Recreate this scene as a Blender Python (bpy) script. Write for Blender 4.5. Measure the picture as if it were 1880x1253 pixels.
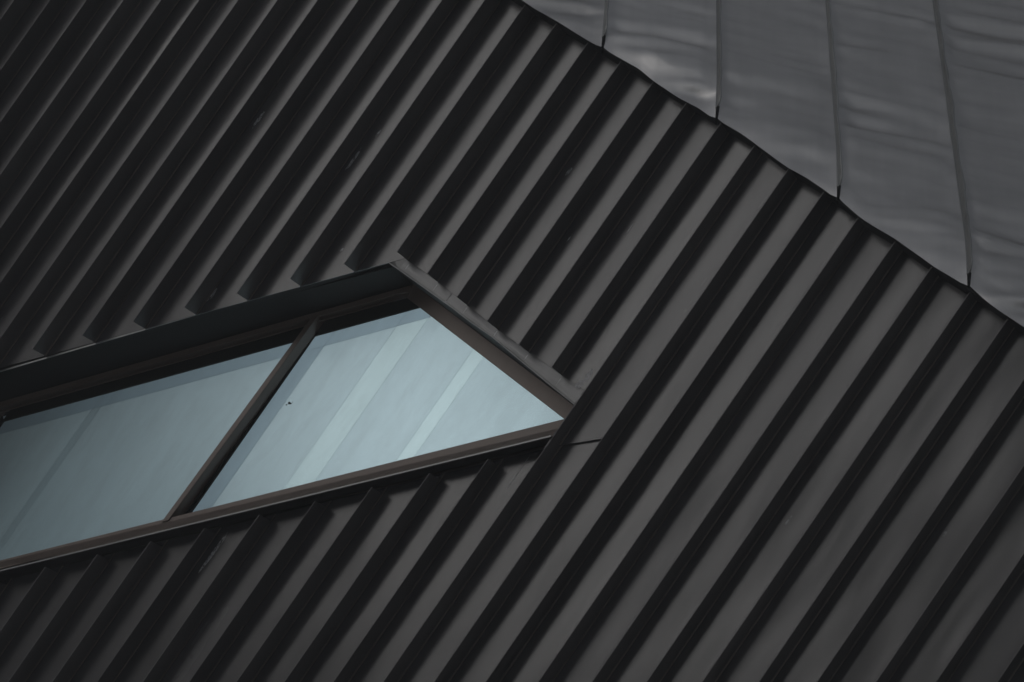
import bpy, bmesh, math, random
from mathutils import Matrix, Vector, noise

random.seed(7)
for o_ in list(bpy.data.objects):
    bpy.data.objects.remove(o_)
SC = bpy.context.scene
COL = SC.collection

# ------------------------------------------------------------------ camera
cam_d = bpy.data.cameras.new('camera')
cam = bpy.data.objects.new('camera', cam_d)
COL.objects.link(cam)
cam.location = (0, 0, 1.7)
cam.rotation_euler = (math.radians(108), 0, 0)
cam_d.lens = 85
cam_d.sensor_width = 36
cam_d.clip_end = 2000
SC.camera = cam

# ------------------------------------------------------------------ sky and sun (overcast, brightest low in front-left)
SUN_DIR = Vector((-0.717, -0.625, 0.421)).normalized()
SUN_EL = math.asin(SUN_DIR.z)
SUN_ROT = math.atan2(SUN_DIR.x, SUN_DIR.y)
world = bpy.data.worlds.new('World')
SC.world = world
world.use_nodes = True
wn = world.node_tree.nodes
wl = world.node_tree.links
wn.clear()
w_out = wn.new('ShaderNodeOutputWorld')
w_bg = wn.new('ShaderNodeBackground')
w_hs = wn.new('ShaderNodeHueSaturation')
w_sky = wn.new('ShaderNodeTexSky')
w_sky.sky_type = 'NISHITA'
w_sky.sun_disc = False
w_sky.sun_elevation = SUN_EL
w_sky.sun_rotation = SUN_ROT
w_sky.dust_density = 1.0
w_hs.inputs['Saturation'].default_value = 0.30
w_bg.inputs['Strength'].default_value = 0.15
wl.new(w_sky.outputs[0], w_hs.inputs['Color'])
wl.new(w_hs.outputs[0], w_bg.inputs['Color'])
wl.new(w_bg.outputs[0], w_out.inputs['Surface'])

sun_d = bpy.data.lights.new('sun', 'SUN')
sun_d.energy = 0.86
sun_d.angle = math.radians(28)
sun_d.color = (1.0, 0.99, 0.985)
sun = bpy.data.objects.new('sun', sun_d)
COL.objects.link(sun)
sun.rotation_euler = SUN_DIR.to_track_quat('Z', 'Y').to_euler()

SC.cycles.use_adaptive_sampling = True
SC.cycles.adaptive_threshold = 0.02
SC.cycles.max_bounces = 6
SC.cycles.diffuse_bounces = 3
SC.cycles.glossy_bounces = 3
SC.cycles.transmission_bounces = 4
SC.cycles.volume_bounces = 0
SC.cycles.caustics_reflective = False
SC.cycles.caustics_refractive = False
SC.view_settings.view_transform = 'Standard'
SC.view_settings.look = 'None'
SC.view_settings.gamma = 1.0
SC.view_settings.exposure = -0.72
SC.view_settings.use_curve_mapping = False


# ------------------------------------------------------------------ materials
def newmat(name):
    m = bpy.data.materials.new(name)
    m.use_nodes = True
    nt = m.node_tree
    b = nt.nodes['Principled BSDF']
    return m, nt, b


def tex_noise(nt, scale, vec_scale=(1, 1, 1), detail=4.0, rough=0.5, obj_random=False, rot=(0, 0, 0)):
    tc = nt.nodes.new('ShaderNodeTexCoord')
    mp = nt.nodes.new('ShaderNodeMapping')
    mp.inputs['Scale'].default_value = vec_scale
    mp.inputs['Rotation'].default_value = rot
    nt.links.new(tc.outputs['Object'], mp.inputs['Vector'])
    nz = nt.nodes.new('ShaderNodeTexNoise')
    nz.inputs['Scale'].default_value = scale
    nz.inputs['Detail'].default_value = detail
    nz.inputs['Roughness'].default_value = rough
    if obj_random:
        oi = nt.nodes.new('ShaderNodeObjectInfo')
        mul = nt.nodes.new('ShaderNodeMath')
        mul.operation = 'MULTIPLY'
        mul.inputs[1].default_value = 37.0
        nt.links.new(oi.outputs['Random'], mul.inputs[0])
        cb = nt.nodes.new('ShaderNodeCombineXYZ')
        for i in range(3):
            nt.links.new(mul.outputs[0], cb.inputs[i])
        nt.links.new(cb.outputs[0], mp.inputs['Location'])
    nt.links.new(mp.outputs[0], nz.inputs['Vector'])
    return nz.outputs['Fac']


def ramp(nt, fac, stops):
    r = nt.nodes.new('ShaderNodeValToRGB')
    els = r.color_ramp.elements
    while len(els) < len(stops):
        els.new(0.5)
    for e, (p, c) in zip(els, stops):
        e.position = p
        e.color = (c, c, c, 1) if isinstance(c, (int, float)) else (*c, 1)
    nt.links.new(fac, r.inputs['Fac'])
    return r.outputs['Color']


def math_node(nt, op, a, b):
    n = nt.nodes.new('ShaderNodeMath')
    n.operation = op
    for i, v in enumerate((a, b)):
        if isinstance(v, (int, float)):
            n.inputs[i].default_value = v
        else:
            nt.links.new(v, n.inputs[i])
    return n.outputs[0]


def metal_paint(name, col, rough, var=0.25, metallic=0.0, spec=0.5, streak=(6, 0.4, 6), bump=0.02, tilt=0.0, rvar=0.10):
    """coated sheet metal: base colour with streaks and cloudy wear, uneven gloss, faint relief"""
    m, nt, b = newmat(name)
    n1 = tex_noise(nt, 1.0, streak, 3, 0.55, True)
    n2 = tex_noise(nt, 2.2, (1, 1, 1), 3, 0.6, True)
    n4 = tex_noise(nt, 1.0, (11, 0.6, 1), 3, 0.6, False, (0, 0, math.radians(-37)))
    mix = math_node(nt, 'ADD', math_node(nt, 'MULTIPLY', n1, 0.4), math_node(nt, 'MULTIPLY', n2, 0.3))
    mix = math_node(nt, 'ADD', mix, math_node(nt, 'MULTIPLY', n4, 0.3))
    lo = tuple(c * (1 - var) for c in col)
    hi = tuple(c * (1 + var) for c in col)
    c = ramp(nt, mix, [(0.30, lo), (0.70, hi)])
    oi = nt.nodes.new('ShaderNodeObjectInfo')
    hsv = nt.nodes.new('ShaderNodeHueSaturation')
    v = math_node(nt, 'ADD', math_node(nt, 'MULTIPLY', oi.outputs['Random'], 0.40), 0.80)
    nt.links.new(v, hsv.inputs['Value'])
    nt.links.new(c, hsv.inputs['Color'])
    nt.links.new(hsv.outputs[0], b.inputs['Base Color'])
    r = math_node(nt, 'ADD', math_node(nt, 'MULTIPLY', mix, rvar * 2), rough - rvar)
    r = math_node(nt, 'ADD', r, math_node(nt, 'MULTIPLY', oi.outputs['Random'], 0.07))
    nt.links.new(r, b.inputs['Roughness'])
    b.inputs['Metallic'].default_value = metallic
    b.inputs['Specular IOR Level'].default_value = spec
    if bump:
        wav = tex_noise(nt, 1.0, (2.6, 0.8, 2.6), 1, 0.4, True)
        hsum = wav
        bp = nt.nodes.new('ShaderNodeBump')
        bp.inputs['Strength'].default_value = 1.0
        bp.inputs['Distance'].default_value = bump
        nt.links.new(hsum, bp.inputs['Height'])
        nt.links.new(bp.outputs[0], b.inputs['Normal'])
    return m


M = {}
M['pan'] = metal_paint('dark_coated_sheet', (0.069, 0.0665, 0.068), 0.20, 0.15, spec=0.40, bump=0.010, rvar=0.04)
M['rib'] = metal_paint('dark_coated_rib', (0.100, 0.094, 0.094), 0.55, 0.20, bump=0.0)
M['flash'] = metal_paint('dull_lead_flashing', (0.105, 0.105, 0.105), 0.30, 0.30, metallic=0.2, bump=0.02)
M['fold_edge'] = metal_paint('worn_fold', (0.17, 0.145, 0.125), 0.5, 0.4, bump=0.0)
M['solder'] = metal_paint('grey_solder', (0.42, 0.43, 0.43), 0.4, 0.2, metallic=0.2, bump=0.0)
M['lip'] = metal_paint('worn_sheet_edge', (0.30, 0.30, 0.30), 0.35, 0.3, metallic=0.2, bump=0.0)
M['frame'] = metal_paint('bronze_anodised_frame', (0.215, 0.168, 0.143), 0.34, 0.12, spec=0.32, bump=0.0)
M['lining'] = metal_paint('black_lining', (0.018, 0.0165, 0.015), 0.6, 0.15, spec=0.15, bump=0.0)
M['bead'] = metal_paint('dark_glazing_bead', (0.020, 0.022, 0.018), 0.6, 0.15, spec=0.1, bump=0.0)
M['zinc'] = metal_paint('weathered_grey_sheet', (0.455, 0.443, 0.43), 0.34, 0.12, metallic=0.85, streak=(0.8, 7, 1), bump=0.0)
M['zincseam'] = metal_paint('weathered_grey_seam', (0.22, 0.222, 0.216), 0.35, 0.2, metallic=0.5, bump=0.0)
M['clip'] = metal_paint('black_clip', (0.012, 0.012, 0.012), 0.9, 0.2, spec=0.1, bump=0.0)
M['core'] = metal_paint('black_backing', (0.015, 0.015, 0.015), 0.8, 0.1, bump=0.0)


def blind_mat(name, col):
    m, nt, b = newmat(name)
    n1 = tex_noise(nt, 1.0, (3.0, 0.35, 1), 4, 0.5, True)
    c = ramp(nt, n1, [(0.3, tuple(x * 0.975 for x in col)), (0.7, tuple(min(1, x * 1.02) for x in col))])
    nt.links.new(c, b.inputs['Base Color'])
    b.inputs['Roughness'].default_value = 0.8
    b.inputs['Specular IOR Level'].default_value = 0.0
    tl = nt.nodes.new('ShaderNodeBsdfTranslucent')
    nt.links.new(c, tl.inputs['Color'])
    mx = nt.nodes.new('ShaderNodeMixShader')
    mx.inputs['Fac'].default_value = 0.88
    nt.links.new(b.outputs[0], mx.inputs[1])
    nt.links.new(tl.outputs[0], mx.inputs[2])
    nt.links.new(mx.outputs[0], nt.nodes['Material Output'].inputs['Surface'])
    return m


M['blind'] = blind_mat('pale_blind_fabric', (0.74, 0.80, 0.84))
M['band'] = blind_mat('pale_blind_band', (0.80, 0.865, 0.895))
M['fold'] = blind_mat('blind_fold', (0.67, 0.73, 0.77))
M['edge_strip'] = blind_mat('blue_grey_painted_shade', (0.60, 0.665, 0.72))  # frame shade along the blind's edges, put into the fabric colour


def glass_mat():
    m, nt, b = newmat('window_glass')
    nt.nodes.remove(b)
    out = nt.nodes['Material Output']
    tr = nt.nodes.new('ShaderNodeBsdfTransparent')
    tr.inputs['Color'].default_value = (0.90, 0.95, 0.94, 1)
    gl = nt.nodes.new('ShaderNodeBsdfGlossy')
    gl.inputs['Roughness'].default_value = 0.14
    gl.inputs['Color'].default_value = (0.78, 0.93, 1.0, 1)
    fr = nt.nodes.new('ShaderNodeFresnel')
    fr.inputs['IOR'].default_value = 1.16
    mx = nt.nodes.new('ShaderNodeMixShader')
    nt.links.new(fr.outputs[0], mx.inputs['Fac'])
    nt.links.new(tr.outputs[0], mx.inputs[1])
    nt.links.new(gl.outputs[0], mx.inputs[2])
    # thin dirt film
    df = nt.nodes.new('ShaderNodeBsdfDiffuse')
    df.inputs['Color'].default_value = (0.5, 0.5, 0.47, 1)
    dirt = ramp(nt, tex_noise(nt, 1.0, (5, 1.2, 1), 8, 0.7), [(0.45, 0.0), (0.85, 0.07)])
    mx2 = nt.nodes.new('ShaderNodeMixShader')
    nt.links.new(dirt, mx2.inputs['Fac'])
    nt.links.new(mx.outputs[0], mx2.inputs[1])
    nt.links.new(df.outputs[0], mx2.inputs[2])
    nt.links.new(mx2.outputs[0], out.inputs['Surface'])
    return m


M['glass'] = glass_mat()


def scuff_mat():
    m, nt, b = newmat('chalky_scuff')
    out = nt.nodes['Material Output']
    b.inputs['Base Color'].default_value = (0.55, 0.55, 0.56, 1)
    b.inputs['Roughness'].default_value = 0.7
    tr = nt.nodes.new('ShaderNodeBsdfTransparent')
    mx = nt.nodes.new('ShaderNodeMixShader')
    f = ramp(nt, tex_noise(nt, 55.0, (1, 0.5, 1), 5, 0.7), [(0.36, 0.0), (0.58, 0.85)])
    nt.links.new(f, mx.inputs['Fac'])
    nt.links.new(tr.outputs[0], mx.inputs[1])
    nt.links.new(b.outputs[0], mx.inputs[2])
    nt.links.new(mx.outputs[0], out.inputs['Surface'])
    return m


M['scuff'] = scuff_mat()


def ground_mat():
    m, nt, b = newmat('grey_paving')
    c = ramp(nt, tex_noise(nt, 0.8, (1, 1, 1), 8, 0.6), [(0.3, (0.36, 0.355, 0.34)), (0.7, (0.44, 0.435, 0.42))])
    nt.links.new(c, b.inputs['Base Color'])
    b.inputs['Roughness'].default_value = 0.9
    return m


M['ground'] = ground_mat()


def blocker_mat():
    m, nt, b = newmat('blocker_green')
    c = ramp(nt, tex_noise(nt, 0.25, (1, 1, 1), 8, 0.7), [(0.3, (0.018, 0.028, 0.014)), (0.7, (0.060, 0.080, 0.040))])
    nt.links.new(c, b.inputs['Base Color'])
    b.inputs['Roughness'].default_value = 1.0
    b.inputs['Specular IOR Level'].default_value = 0.0
    return m


M['blocker'] = blocker_mat()


# ------------------------------------------------------------------ mesh helpers
def obj(name, verts, faces, mat, parent=None, smooth=False):
    me = bpy.data.meshes.new(name)
    bm = bmesh.new()
    vs = [bm.verts.new(v) for v in verts]
    for f in faces:
        try:
            bm.faces.new([vs[i] for i in f])
        except ValueError:
            pass
    bmesh.ops.recalc_face_normals(bm, faces=bm.faces)
    for f in bm.faces:
        f.smooth = smooth
    bm.to_mesh(me)
    bm.free()
    me.materials.append(M[mat])
    o = bpy.data.objects.new(name, me)
    COL.objects.link(o)
    if parent:
        o.parent = parent
    return o


def prism_vf(poly, h0, h1, base=0):
    n = len(poly)
    v = [(x, y, h0) for x, y in poly] + [(x, y, h1) for x, y in poly]
    f = [tuple(base + i for i in range(n)), tuple(base + n + i for i in range(n))]
    f += [(base + i, base + (i + 1) % n, base + n + (i + 1) % n, base + n + i) for i in range(n)]
    return v, f


def prism(name, poly, h0, h1, mat, parent, bevel=0.0):
    v, f = prism_vf(poly, h0, h1)
    o = obj(name, v, f, mat, parent)
    if bevel:
        b = o.modifiers.new('bevel', 'BEVEL')
        b.width = bevel
        b.segments = 2
        b.limit_method = 'ANGLE'
    return o


def loft(name, sections, mat, parent, closed=True, caps=True, smooth=False):
    """sections: list of equally long point loops"""
    n = len(sections[0])
    v = [p for s in sections for p in s]
    f = []
    for a in range(len(sections) - 1):
        for i in range(n if closed else n - 1):
            j = (i + 1) % n
            f.append((a * n + i, a * n + j, (a + 1) * n + j, (a + 1) * n + i))
    if caps and closed:
        f.append(tuple(range(n)))
        f.append(tuple((len(sections) - 1) * n + i for i in range(n)))
    return obj(name, v, f, mat, parent, smooth)


def thing(name, label, cat, matrix=None):
    o = bpy.data.objects.new(name, None)
    COL.objects.link(o)
    o['label'] = label
    o['category'] = cat
    if matrix:
        o.matrix_world = matrix
    return o


def basis(x, y, z, loc):
    m = Matrix.Identity(4)
    for c, v in enumerate((x, y, z)):
        for r in range(3):
            m[r][c] = v[r]
    for r in range(3):
        m[r][3] = loc[r]
    return m


# ------------------------------------------------------------------ ground
g_ = obj('ground', [(-150, -150, 0), (150, -150, 0), (150, 150, 0), (-150, 150, 0)], [(0, 1, 2, 3)], 'ground')
g_['kind'] = 'structure'

# added unseen slopes round the viewer; heights shaped to block light and darken reflections
BLOCKER = [(-180, 7), (-90, 9), (-20, 20), (12, 27), (28, 28), (37, 23), (48, 12), (58, 18), (66, 30), (82, 31), (110, 22), (150, 10), (180, 7)]


def blocker_el(t):
    for (a, ea), (b, eb) in zip(BLOCKER, BLOCKER[1:]):
        if t <= b:
            u = (t - a) / (b - a)
            u = u * u * (3 - 2 * u)
            return ea + (eb - ea) * u
    return BLOCKER[-1][1]


hv, hf = [], []
HN, HM = 240, 14
for i in range(HN + 1):
    t = -180 + 360 * i / HN
    el = math.radians(blocker_el(t))
    a = math.radians(t)
    for j in range(HM + 1):
        u = j / HM
        d = 70 + 60 * u
        nz = noise.noise((math.sin(a) * 9, math.cos(a) * 9, u * 4))
        z = 130 * math.tan(el) * (u ** 1.3) + (6.0 * nz * u)
        hv.append((-math.sin(a) * d, -math.cos(a) * d, z - 0.5))
for i in range(HN):
    for j in range(HM):
        c = i * (HM + 1) + j
        hf.append((c, c + HM + 1, c + HM + 2, c + 1))
h_ = obj('light_blocking_slopes', hv, hf, 'blocker', None, False)
h_['kind'] = 'structure'

# ------------------------------------------------------------------ ribbed facade
# wall axes: s = across the ribs, g = along the ribs, n = outward; z = 0 is the plane of the rib tips
WS = Vector((0.72504303, -0.3206424, -0.60950886))
WG = Vector((0.56976961, -0.21788641, 0.79239391))
WN = Vector((-0.38687878, -0.92179931, 0.02471527))
WO = Vector((0, 21.8743, 8.80739))
WALL = basis(WS, WG, WN, WO)
PITCH, OFF = 0.431844, -7.687172
DEP = 0.235                     # rib depth
HP, HL, HF, HG = -DEP, -0.25, -0.945, -1.125   # pan, head lip, window frame front, glass
K0, K1 = -7, 39
SL, SR = -5.50, 0.9497          # window opening ends (on the ribs either side)


def S(k):
    return OFF + PITCH * k


def lerp_line(a, b, s):
    return a[1] + (b[1] - a[1]) * (s - a[0]) / (b[0] - a[0])


def poly_at(pts, s):
    if s <= pts[0][0]:
        return lerp_line(pts[0], pts[1], s)
    for a, b in zip(pts, pts[1:]):
        if s <= b[0]:
            return lerp_line(a, b, s)
    return lerp_line(pts[-2], pts[-1], s)


TOPL = [(-2.106, 2.935), (4.102, 2.60)]
HEADP = [(-5.064, -3.224), (-1.675, 0.110)]                       # lower ends of the pans above the head
JAMBP = [(-1.675, 0.110), (-1.216, 0.095), (-0.785, 0.063), (-0.356, 0.030), (0.073, 0.013), (0.531, 0.003), (0.95, -0.003)]
HEADL = [(-5.042, -3.261), (-1.858, -0.019)]                       # edge of the head lip
JAMBL = [(-1.858, -0.019, -0.25), (-1.60, -0.024, -0.25), (-0.934, -0.044, -0.25), (-0.666, -0.060, -0.25), (-0.353, -0.066, -0.25),
         (0.061, -0.103, -0.25), (0.463, -0.137, -0.25), (0.94, -0.178, -0.25)]
SILL = [(-3.353, -4.809), (0.97, -0.51)]
RIBTOP = [(-2.951, -4.503), (0.518, -1.046)]


def top_g(s):
    return lerp_line(*TOPL, s) + 0.10


def low_g(s):
    return lerp_line(*HEADP, s) if s < JAMBP[0][0] else poly_at(JAMBP, s)


def foot_g(s):
    return (0.35 - WO.z - WS.z * s) / WG.z


wall = thing('ribbed_facade', 'dark grey metal facade with deep diagonal ribs and a slanted window', 'wall', WALL)


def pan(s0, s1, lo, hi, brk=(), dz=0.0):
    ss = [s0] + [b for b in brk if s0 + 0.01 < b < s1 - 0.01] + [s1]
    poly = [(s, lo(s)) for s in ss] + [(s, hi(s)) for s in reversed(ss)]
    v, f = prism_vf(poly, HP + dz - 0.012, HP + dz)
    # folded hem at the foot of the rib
    edge_strip = [(s0, lo(s0) + 0.004), (s0 + 0.010, lo(s0 + 0.010) + 0.004), (s0 + 0.010, hi(s0 + 0.010) - 0.004), (s0, hi(s0) - 0.004)]
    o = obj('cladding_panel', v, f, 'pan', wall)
    v2, f2 = prism_vf(edge_strip, HP + dz - 0.01, HP + dz + 0.014)
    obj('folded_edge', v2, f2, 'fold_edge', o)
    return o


LAP = [(0.951, -0.561), (1.264, -0.296)]
BR = [p[0] for p in JAMBP]
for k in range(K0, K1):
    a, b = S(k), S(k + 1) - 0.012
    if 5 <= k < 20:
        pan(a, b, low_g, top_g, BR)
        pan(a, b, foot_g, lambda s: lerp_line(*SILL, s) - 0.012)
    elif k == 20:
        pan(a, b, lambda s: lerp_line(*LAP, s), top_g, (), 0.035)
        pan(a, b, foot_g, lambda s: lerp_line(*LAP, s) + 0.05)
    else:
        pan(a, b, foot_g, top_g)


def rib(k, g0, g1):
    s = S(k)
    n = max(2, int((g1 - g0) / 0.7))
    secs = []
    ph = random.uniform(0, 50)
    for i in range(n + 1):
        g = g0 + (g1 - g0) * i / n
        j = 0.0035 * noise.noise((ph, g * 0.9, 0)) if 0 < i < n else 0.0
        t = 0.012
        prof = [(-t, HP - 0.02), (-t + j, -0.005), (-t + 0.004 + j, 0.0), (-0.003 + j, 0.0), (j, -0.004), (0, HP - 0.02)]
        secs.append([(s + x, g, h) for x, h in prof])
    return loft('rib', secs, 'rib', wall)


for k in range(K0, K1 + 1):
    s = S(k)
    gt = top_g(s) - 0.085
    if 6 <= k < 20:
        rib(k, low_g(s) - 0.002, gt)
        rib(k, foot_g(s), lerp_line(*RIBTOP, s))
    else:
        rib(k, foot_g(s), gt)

# solid wall behind the cladding
for (a, b) in ((S(K0), -4.9), (2.2, S(K1))):
    prism('wall_core', [(a, foot_g(a)), (b, foot_g(b)), (b, top_g(b) - .3), (a, top_g(a) - .3)], -2.3, -2.1, 'core', wall)

# flashing round the opening
apexP = JAMBP[0]
apexL = (-1.858, -0.019)
hl = lambda s: lerp_line(*HEADL, s)
# stepped edge under the pans above the head, then the thin bright lip
step_poly = [(SL, hl(SL) + 0.023), (apexL[0] - 0.003, apexL[1] + 0.022), (apexP[0] + 0.02, apexP[1] + 0.03), (apexP[0], apexP[1] + 0.06), (SL, lerp_line(*HEADP, SL) + 0.06)]
prism('head_recess', step_poly, HL - 0.12, HP - 0.085, 'core', wall)



def lining(name, pts, off, mat, par):
    """pts: (s, g, h0, h1, s2, g2): plate from h0 at (s,g) to h1 at (s2,g2), thickened by off in g"""
    v, f = [], []
    for (a, b, h0, h1, c, d) in pts:
        v += [(a, b, h0), (c, d, h1), (c + off[0], d + off[1], h1), (a + off[0], b + off[1], h0)]
    for i in range(len(pts) - 1):
        for j in range(4):
            q = (j + 1) % 4
            f.append((i * 4 + j, i * 4 + q, i * 4 + 4 + q, i * 4 + 4 + j))
    f.append((0, 1, 2, 3))
    e = (len(pts) - 1) * 4
    f.append((e, e + 1, e + 2, e + 3))
    return obj(name, v, f, mat, par)


# window: the head member is the part's own mesh, everything else hangs from it
head_in = [(-5.332, -3.637), (-1.977, -0.214)]
hi_ = lambda s: lerp_line(*head_in, s)
win = prism('window', [(SL, hl(SL) - 0.001), (SL, hi_(SL)), (-1.977, -0.214), (-1.85, -0.115), (-1.886, -0.049)], HG, HF, 'frame', wall, 0.004)
win['label'] = 'slanted window with bronze frame, pointed at its right end'

lining('head_lining', [(SL, hl(SL), HL, HF - 0.02, SL, hl(SL)), (apexL[0], apexL[1], HL, HF - 0.02, apexL[0], apexL[1])], (-0.010, 0.010), 'lining', win)
jl = [(a, b, h, HF - 0.02, a, -0.03 + (a + 1.907) * (-0.150 / 2.847)) for a, b, h in JAMBL]
lining('jamb_lining', jl, (0.0, 0.012), 'lining', win)
lining('side_lining', [(SL, hl(SL), HP, HF - 0.02, SL, hl(SL)), (SL, lerp_line(*SILL, SL), HP, HF - 0.02, SL, lerp_line(*SILL, SL) + .4)], (-0.012, 0), 'lining', win)
lining('side_lining', [(SR - 0.013, -0.15, HP - 0.01, HF - 0.02, SR - 0.013, -0.15), (SR - 0.013, -0.56, HP - 0.01, HF - 0.02, SR - 0.013, -0.2)], (0.012, 0), 'lining', win)

bot_in = [(-4.147, -4.91), (0.441, -0.312)]
bot_lo = [(-4.082, -4.98), (0.498, -0.385)]
bi = lambda s: lerp_line(*bot_in, s)
bl = lambda s: lerp_line(*bot_lo, s)
sl = lambda s: lerp_line(*SILL, s)
prism('sill_nose', [(SL, sl(SL) - 0.002), (SR - 0.016, sl(SR - 0.016) - 0.002), (SR - 0.016, sl(SR - 0.016) + 0.016), (SL, sl(SL) + 0.016)], 0.0205, 0.026, 'lip', win)
# sill: nose in front, falling outward
lining('sill', [(SL, sl(SL), 0.02, HF - 0.02, SL, bl(SL) - 0.17), (SR - 0.016, sl(SR - 0.016), 0.02, HF - 0.02, SR - 0.016, bl(SR) - 0.17)], (0.008, -0.008), 'lining', win)
prism('bottom_rail', [(SL, bl(SL)), (SR - 0.02, bl(SR - .02)), (SR - 0.02, -0.30), (0.52, -0.318), (0.441, -0.312), (SL, bi(SL))], HG, HF, 'frame', win, 0.004)
prism('bottom_gasket', [(SL, bl(SL) - .22), (SR - .02, bl(SR) - .22), (SR - 0.02, bl(SR - .02)), (SL, bl(SL))], HG, HF - 0.04, 'bead', win)
prism('jamb_rail', [(-1.884, -0.030), (-1.848, -0.116), (-1.83, -0.186), (-1.639, -0.196), (0.441, -0.312), (0.52, -0.3175), (SR - 0.02, -0.2995), (SR - 0.02, -0.160)], HG, HF + 0.002, 'frame', win, 0.004)


def stile(s_top, g_top, s_bot, g_bot):
    w = 0.057
    mu = prism('mullion', [(s_bot, g_bot), (s_bot + w, g_bot + w), (s_top + w, g_top + w), (s_top, g_top)], HG, HF + 0.018, 'frame', win, 0.004)
    # glazing groove: a dark strip along the side of the mullion
    return mu


stile(-2.655, -0.90 + 0.006, -2.726, -3.53)
prism('glazing_bead', [(-2.72, -3.62), (-2.610, -3.30), (-2.606, -1.05), (-2.66, -1.0)], HG + 0.001, HG + 0.022, 'bead', win)
prism('mullion', [(SL, -6.27), (SL + 0.10, -6.17), (SL + 0.14, -3.67), (SL, -3.80)], HG, HF + 0.018, 'frame', win, 0.004)
gt_line = [(-5.311, -3.765), (-1.751, -0.19)]
gt = lambda s: lerp_line(*gt_line, s)
prism('glazing_bead', [(-5.31, gt(-5.31)), (-2.66, gt(-2.66)), (-2.66, hi_(-2.66) + .02), (-5.31, hi_(-5.31) + .02)], HG + 0.001, HG + 0.030, 'bead', win)
prism('glazing_bead', [(-2.605, gt(-2.605)), (-1.74, gt(-1.74)), (-1.80, hi_(-1.80) - .02), (-2.605, hi_(-2.605) + .02)], HG + 0.001, HG + 0.030, 'bead', win)
prism('glazing_bead', [(SL + .1, -6.1), (-5.305, -5.98), (-5.305, -3.76), (SL + .1, -3.7)], HG + 0.001, HG + 0.022, 'bead', win)

for off, hh in ((-0.012, 0.008), (-0.050, -0.06)):
    prism('glazing_gasket', [(SL, hi_(SL) + off), (-1.99, hi_(-1.99) + off), (-1.99, hi_(-1.99) + off + 0.014), (SL, hi_(SL) + off + 0.014)], HF + hh - 0.02, HF + hh, 'frame', win)
prism('glazing_gasket', [(-2.648, -3.46), (-2.640, -3.452), (-2.600, -1.0), (-2.608, -1.01)], HG + 0.02, HG + 0.035, 'bead', win)
# panes (their edges sit behind the frame)
pr_ = prism('pane', [(-2.67, bi(-2.67) - .03), (0.40, bi(0.40) - .03), (0.47, -0.325), (0.47, -0.296), (-1.63, -0.185), (-1.75, -0.15), (-2.67, gt(-2.67) + .03)], HG - 0.012, HG - 0.002, 'glass', win)
pl_ = prism('pane', [(SL + .02, bi(SL) - .03), (-2.69, bi(-2.69) - .03), (-2.69, gt(-2.69) + .03), (SL + .02, gt(SL) + .03)], HG - 0.012, HG - 0.002, 'glass', win)

# jamb flashing: two dressed strips with creases under each rib
def flashing(s0, s1):
    secs = []
    n = max(4, int((s1 - s0) / 0.05))
    for i in range(n + 1):
        s = s0 + (s1 - s0) * i / n
        go = poly_at(JAMBP, s) - 0.003
        gl, hl2 = poly_at([(a, b) for a, b, h in JAMBL], s), poly_at([(a, h) for a, b, h in JAMBL], s)
        wob = 0.006 * noise.noise((s * 3.1, 1.7, 0))
        prof = []
        for t, bul in ((0.0, -0.006), (0.08, -0.004), (0.25, 0.000), (0.45, 0.005), (0.65, 0.008), (0.82, 0.007), (0.94, 0.010), (0.97, 0.008), (1.0, 0.0)):
            base = (HP - 0.006) * (1 - t) + hl2 * t
            prof.append((s - 0.0 * t, go + (gl - go) * t, base + bul + wob * t * (1 - t) * 4))
        prof.append((s, gl, hl2 - 0.012))
        secs.append(prof)
    o = loft('jamb_flashing', secs, 'flash', wall, closed=False, smooth=True)
    return o


flashing(-1.66, -1.005)
flashing(-0.998, 0.935)
edge = []
for a, b, h in JAMBL:
    wv = 0.004 * noise.noise((a * 5.0, 2.0, 0))
    edge.append([(a, b + wv - 0.002, h - 0.010), (a, b + wv - 0.002, h + 0.010), (a, b + wv + 0.008, h + 0.012), (a, b + wv + 0.010, h - 0.008)])
loft('flashing_lip', edge, 'lip', wall)
# mitre piece where the flashing turns the corner
v = [(-1.675, 0.108, HP - 0.006), (-1.66, 0.106, HP - 0.006), (-1.66, poly_at([(a, b) for a, b, h in JAMBL], -1.66), -0.248), (-1.856, -0.017, -0.248), (-1.77, 0.03, -0.240)]
obj('corner_flashing', v, [(0, 4, 3), (0, 1, 2, 4), (4, 2, 3)], 'flash', wall)
for k in range(14, 20):
    s = S(k) + random.uniform(0.0, 0.02)
    if s < -1.6:
        s = -1.60
    go, gl = poly_at(JAMBP, s), poly_at([(a, b) for a, b, h in JAMBL], s)
    q = []
    for t, hh in ((0.22, 0.003), (0.4, 0.010), (0.6, 0.010), (0.78, 0.002)):
        w = 0.011
        g = go + (gl - go) * t
        q.append([(s - w, g, HP - 0.016), (s - 0.002, g, HP + hh - 0.008), (s + w, g, HP - 0.016)])
    loft('flashing_crease', q, 'solder', wall, closed=False, smooth=True)
# lip along the head
prism('head_lip', [(SL, hl(SL)), (apexL[0] - 0.004, apexL[1] - 0.004), (apexL[0] - 0.004, apexL[1] + 0.018), (SL, hl(SL) + 0.022)], HL - 0.01, HL + 0.010, 'lip', wall)
# solder joints where the long rib passes the window tip
for (a, b, w) in ((0.953, -0.06, 0.03), (0.953, -0.20, 0.05), (0.953, -0.52, 0.03), (0.953, -0.66, 0.10)):
    prism('rib_patch', [(S(20) - 0.016, b), (S(20) + 0.0025, b - 0.01), (S(20) + 0.003, b + w), (S(20) - 0.015, b + w + 0.012)], -0.05, 0.004, 'rib', wall, 0.002)

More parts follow.
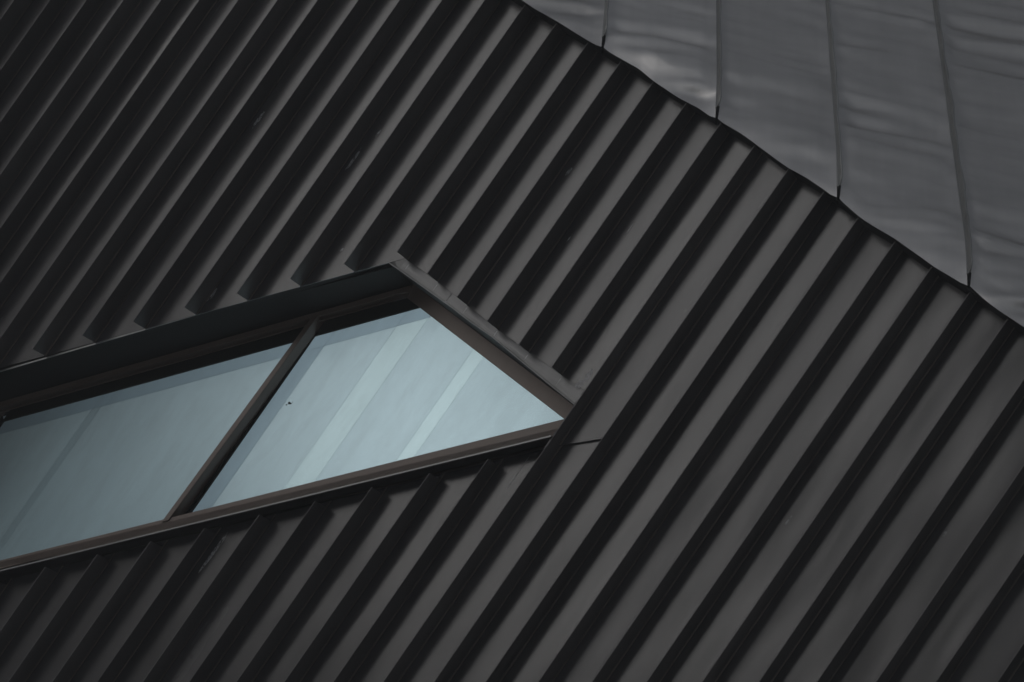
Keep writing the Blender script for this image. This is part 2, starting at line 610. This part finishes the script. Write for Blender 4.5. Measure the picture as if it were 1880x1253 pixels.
# scuffs and splashes on the pans
SCUFF = [(-4.151, 0.477, .022, .30), (-2.872, 0.669, .022, .36), (-2.807, 1.017, .012, .14), (-0.692, 1.701, .02, .14), (0.227, 1.501, .006, .20),
         (0.986, 1.331, .010, .05), (0.761, 0.136, .04, .16), (0.739, 0.029, .05, .12), (-2.353, -0.17, .014, .05), (-3.354, -1.286, .03, .20),
         (-1.548, -3.327, .022, .62), (0.735, -1.005, .008, .45), (3.249, 0.037, .012, .12), (4.516, 0.695, .012, .07), (-0.26, 1.15, .01, .12)]
for (s, g, w, l) in SCUFF:
    pts = []
    for i in range(12):
        a = i * math.tau / 12
        r = random.uniform(0.6, 1.0)
        pts.append((s + math.cos(a) * w * r + 0.15 * math.sin(a) * w, g + math.sin(a) * l * 0.5 * r))
    obj('scuff_mark', [(x, y, HP + 0.0015) for x, y in pts], [tuple(range(12))], 'scuff', wall)

# ------------------------------------------------------------------ blinds behind the panes (things of their own)
HB = -1.285


def blind(label, cuts, shade_w):
    """cuts: (s0, s1, part, material); strips hung side by side, each with a border coloured as frame shade along the head"""
    o = thing('window_blind', label, 'blind', WALL)
    lo = lambda s: s - 1.02
    tops = [(-5.6, gt(-5.6) + 0.2), (-1.70, gt(-1.70) + 0.2), (-1.55, 0.0), (0.75, -0.12)]
    for (a, b, part, mat) in cuts:
        br = [a] + [q for q in (-1.70, -1.55) if a + 0.01 < q < b - 0.01] + [b]
        shade_line = lambda s: min(gt(s) - shade_w, poly_at(tops, s) - 0.002)
        prism(part, [(q, lo(q)) for q in br] + [(q, shade_line(q)) for q in reversed(br)], HB - 0.004, HB, mat, o)
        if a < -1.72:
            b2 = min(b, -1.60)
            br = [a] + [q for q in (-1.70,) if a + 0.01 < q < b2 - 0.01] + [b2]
            prism('edge_strip', [(q, shade_line(q) + 0.001) for q in br] + [(q, poly_at(tops, q)) for q in reversed(br)], HB - 0.004, HB, 'edge_strip', o)
    return o


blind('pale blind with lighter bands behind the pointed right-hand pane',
      [(-2.75, -2.555, 'edge_strip', 'edge_strip'), (-2.554, -1.960, 'sheet', 'blind'), (-1.959, -1.70, 'band', 'band'), (-1.699, -1.047, 'sheet', 'blind'),
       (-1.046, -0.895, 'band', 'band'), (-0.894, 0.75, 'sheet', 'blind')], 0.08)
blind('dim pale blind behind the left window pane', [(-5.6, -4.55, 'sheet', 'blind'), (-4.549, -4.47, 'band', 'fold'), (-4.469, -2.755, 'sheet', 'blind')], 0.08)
# boards closing the gap between frame and blind
prism('reveal_board', [(-5.9, bl(-5.9) - .9), (1.6, bl(1.6) - .9), (1.6, bl(1.6) - 0.03), (-5.9, bl(-5.9) - 0.03)], HB - 0.05, HG - 0.014, 'core', win)
prism('reveal_board', [(-1.85, 0.03), (0.75, -0.085), (1.3, -0.10), (1.3, 0.9), (-1.4, 0.9)], HB - 0.05, HG - 0.014, 'core', win)
prism('reveal_board', [(-5.9, hl(-5.9) + .06), (-1.87, 0.02), (-1.45, 0.9), (-5.9, hl(-5.9) + 1.0)], HB - 0.05, HG - 0.014, 'core', win)

# added unseen lamp that backlights the blinds so the panes glow
rl = bpy.data.lights.new('added_backlight', 'AREA')
rl.shape = 'DISK'
rl.size = 1.4
rl.energy = 182
rl.color = (1.0, 0.98, 0.97)
rlo = bpy.data.objects.new('added_backlight', rl)
COL.objects.link(rlo)
rlo.matrix_world = WALL @ Matrix.Translation((-0.7, -1.3, -4.8)) @ Matrix.Rotation(math.pi, 4, 'X')

# a scrap stuck on the glass
d = thing('leaf_scrap', 'tiny dark scrap stuck on the right-hand window pane', 'scrap', WALL @ Matrix.Translation((-2.401, -1.768, HG + 0.002)))
for (x, y, r) in ((0, 0, .02), (.022, .008, .012), (-.012, -.03, .010), (.03, .03, .006)):
    pts = [(x + math.cos(a * math.tau / 7) * r * random.uniform(.5, 1), y + math.sin(a * math.tau / 7) * r * random.uniform(.5, 1)) for a in range(7)]
    prism('scrap_piece', pts, 0, 0.004, 'clip', d)

# ------------------------------------------------------------------ seamed roof above
RX = Vector((0.99164295, 0.06458446, -0.11168306))
RY = Vector((0.06044694, 0.53218539, 0.84446722))
RZ = Vector((0.11397556, -0.84416086, 0.52383396))
RO = Vector((0.13519053, 21.78208722, 12.33965132))
roof = thing('seamed_roof', 'pale grey crinkled sheet metal roof with upright seams above the ribbed facade', 'roof', basis(RX, RY, RZ, RO))
EDGE = [(-6.0, 5.28), (0.0, 0.0), (0.536, -0.447), (0.779, -0.639), (0.796, -0.645), (0.952, -0.776), (1.16, -0.929), (1.322, -1.123), (1.582, -1.343), (1.739, -1.451),
        (1.858, -1.582), (1.932, -1.623), (2.156, -1.803), (2.57, -2.238), (2.739, -2.362), (2.99, -2.617), (3.056, -2.66), (3.235, -2.893), (3.543, -3.147),
        (3.844, -3.463), (4.129, -3.701), (4.181, -3.709), (4.284, -3.878), (4.588, -4.164), (9.5, -8.60)]
SP, S0_ = 1.117, 0.795
RTOP = 7.0


def crinkle(x, y, dist, k):
    """relief of the sheet: broad waves across the sheet, sharper buckles near the eaves"""
    a = 0.062 * noise.noise((x * 0.5 + k * 9.1, y * 2.2 + x * 0.25, 3.3))
    w = noise.noise((x * 0.4 + k * 2.7, y * 1.1, 6.1)) + 0.45
    a += 0.095 * max(0.0, w) * noise.noise((x * 0.7 + k * 5.7, y * 6.0 + x * 0.7, 8.8))
    a += 0.008 * noise.noise((x * 1.3 + k * 3.0, y * 15 + x * 2.0, 1.1))
    a += 0.036 * max(0.0, noise.noise((x * 0.6 + k * 1.9, y * 1.6, 2.2)) + 0.3) * noise.noise((x * 0.9 + k * 6.3, y * 11.0 + x * 1.2, 4.7))
    e = math.exp(-dist / 0.40)
    b = noise.noise((x * 0.8 + k * 4.4, y * 5.0 + x * 2.2, 5.5))
    a += 0.030 * e * (abs(b) - 0.2)
    a *= min(1.0, 0.15 + dist / 0.25)
    return a


RD = 0.110


def roll(dist):
    q = max(0.0, 0.55 - dist) / 0.55
    return RD * (1 - q * q) - 0.03


for k in range(-4, 7):
    x0, x1 = S0_ + SP * k + 0.012, S0_ + SP * (k + 1) - 0.012
    nx, ny = 20, 170
    V, Fc = [], []
    for i in range(nx + 1):
        x = x0 + (x1 - x0) * i / nx
        ye = poly_at(EDGE, x)
        edge_fade = min(1.0, min(x - x0, x1 - x) / 0.16)
        for j in range(ny + 1):
            t = (j / ny) ** 1.35
            y = ye + (RTOP + abs(ye) - 0.0) * t if False else ye + 7.0 * t
            dist = (y - ye) * 0.75
            z = crinkle(x, y, dist, k) * (0.10 + 0.90 * edge_fade)
            z += roll(dist) + 0.012 * max(0, 1 - min(x - x0, x1 - x) / 0.035)
            V.append((x, y, z))
        ze = V[-(ny + 1)][2]
        V.append((x, ye, ze))
        V.append((x, ye + 0.12, ze - 0.06))
    c = ny + 3
    for i in range(nx):
        for j in range(ny):
            Fc.append((i * c + j, (i + 1) * c + j, (i + 1) * c + j + 1, i * c + j + 1))
        Fc.append((i * c + ny + 2, (i + 1) * c + ny + 2, (i + 1) * c + ny + 1, i * c + ny + 1))
    o = obj('roof_sheet', V, Fc, 'zinc', roof, True)

for k in range(-3, 7):
    x = S0_ + SP * k
    ye = poly_at(EDGE, x)
    secs = []
    n = 60
    for i in range(n + 1):
        y = ye + 0.12 + 6.6 * (i / n) ** 1.5
        wv = 0.016 * noise.noise((k * 7.7, y * 2.3, 0)) + 0.010 * noise.noise((k * 3.1, y * 6.0, 4))
        ht = 0.075 + 0.012 * noise.noise((k * 2.2, y * 1.7, 9))
        tp = 0.35 + 0.65 * min(1, i / 3)
        tip = 0.018 + wv
        zo = roll((y - ye) * 0.75) + 0.01
        secs.append([(px_, y, pz_ + zo) for px_, pz_ in ((x - 0.018, -0.06), (x - 0.016, 0.010), (x - 0.006, 0.014), (x - 0.008 + tip * tp, ht * tp), (x + 0.000 + tip * tp, ht * tp + 0.003),
                     (x + 0.008 + tip * tp, ht * tp - 0.004), (x + 0.010, 0.014), (x + 0.016, 0.010), (x + 0.018, -0.06))])
    sm = loft('seam', secs, 'zincseam', roof)
    # dark folded tab closing the seam end
    a, b = ye + 0.0, ye + 0.115
    v = [(x - 0.004, a + .01, -0.10), (x + 0.016, a + .01, -0.10), (x + 0.018, b, -0.05), (x - 0.002, b, -0.05),
         (x - 0.002, a + .01, -0.014), (x + 0.014, a + .01, -0.014), (x + 0.020, b, 0.045), (x + 0.004, b, 0.045)]
    obj('seam_tab', v, [(0, 1, 2, 3), (4, 5, 6, 7), (0, 1, 5, 4), (1, 2, 6, 5), (2, 3, 7, 6), (3, 0, 4, 7)], 'clip', sm)

# dark closure between the eaves and the rib ends
inv = WALL.inverted()
rm = basis(RX, RY, RZ, RO)
secs = []
for x in [-5.5 + 0.25 * i for i in range(58)]:
    ye = poly_at(EDGE, x)
    p = inv @ (rm @ Vector((x, ye + 0.012, -0.046)))
    secs.append([(p.x, p.y, p.z), (p.x, p.y, HP - 0.1), (p.x, p.y + 0.35, HP - 0.45), (p.x, p.y + 0.35, p.z - 0.42)])
loft('eaves_closure', secs, 'core', wall)

# ------------------------------------------------------------------ thin air veil added to lift the blacks
B = 152
hz = obj('added_haze', [(-B, -B, -1.6), (B, -B, -1.6), (B, B, -1.6), (-B, B, -1.6), (-B, -B, 80), (B, -B, 80), (B, B, 80), (-B, B, 80)],
         [(0, 1, 2, 3), (4, 5, 6, 7), (0, 1, 5, 4), (1, 2, 6, 5), (2, 3, 7, 6), (3, 0, 4, 7)], 'clip')
hz['kind'] = 'stuff'
hm_ = bpy.data.materials.new('black_lift_veil')
hm_.use_nodes = True
hn = hm_.node_tree.nodes
hn.clear()
ho = hn.new('ShaderNodeOutputMaterial')
hp_ = hn.new('ShaderNodeVolumePrincipled')
hp_.inputs['Color'].default_value = (0.92, 0.93, 0.94, 1)
hp_.inputs['Density'].default_value = 0.0030
hm_.node_tree.links.new(hp_.outputs[0], ho.inputs['Volume'])
try:
    hm_.cycles.homogeneous_volume = True
except Exception:
    pass
hz.data.materials.clear()
hz.data.materials.append(hm_)
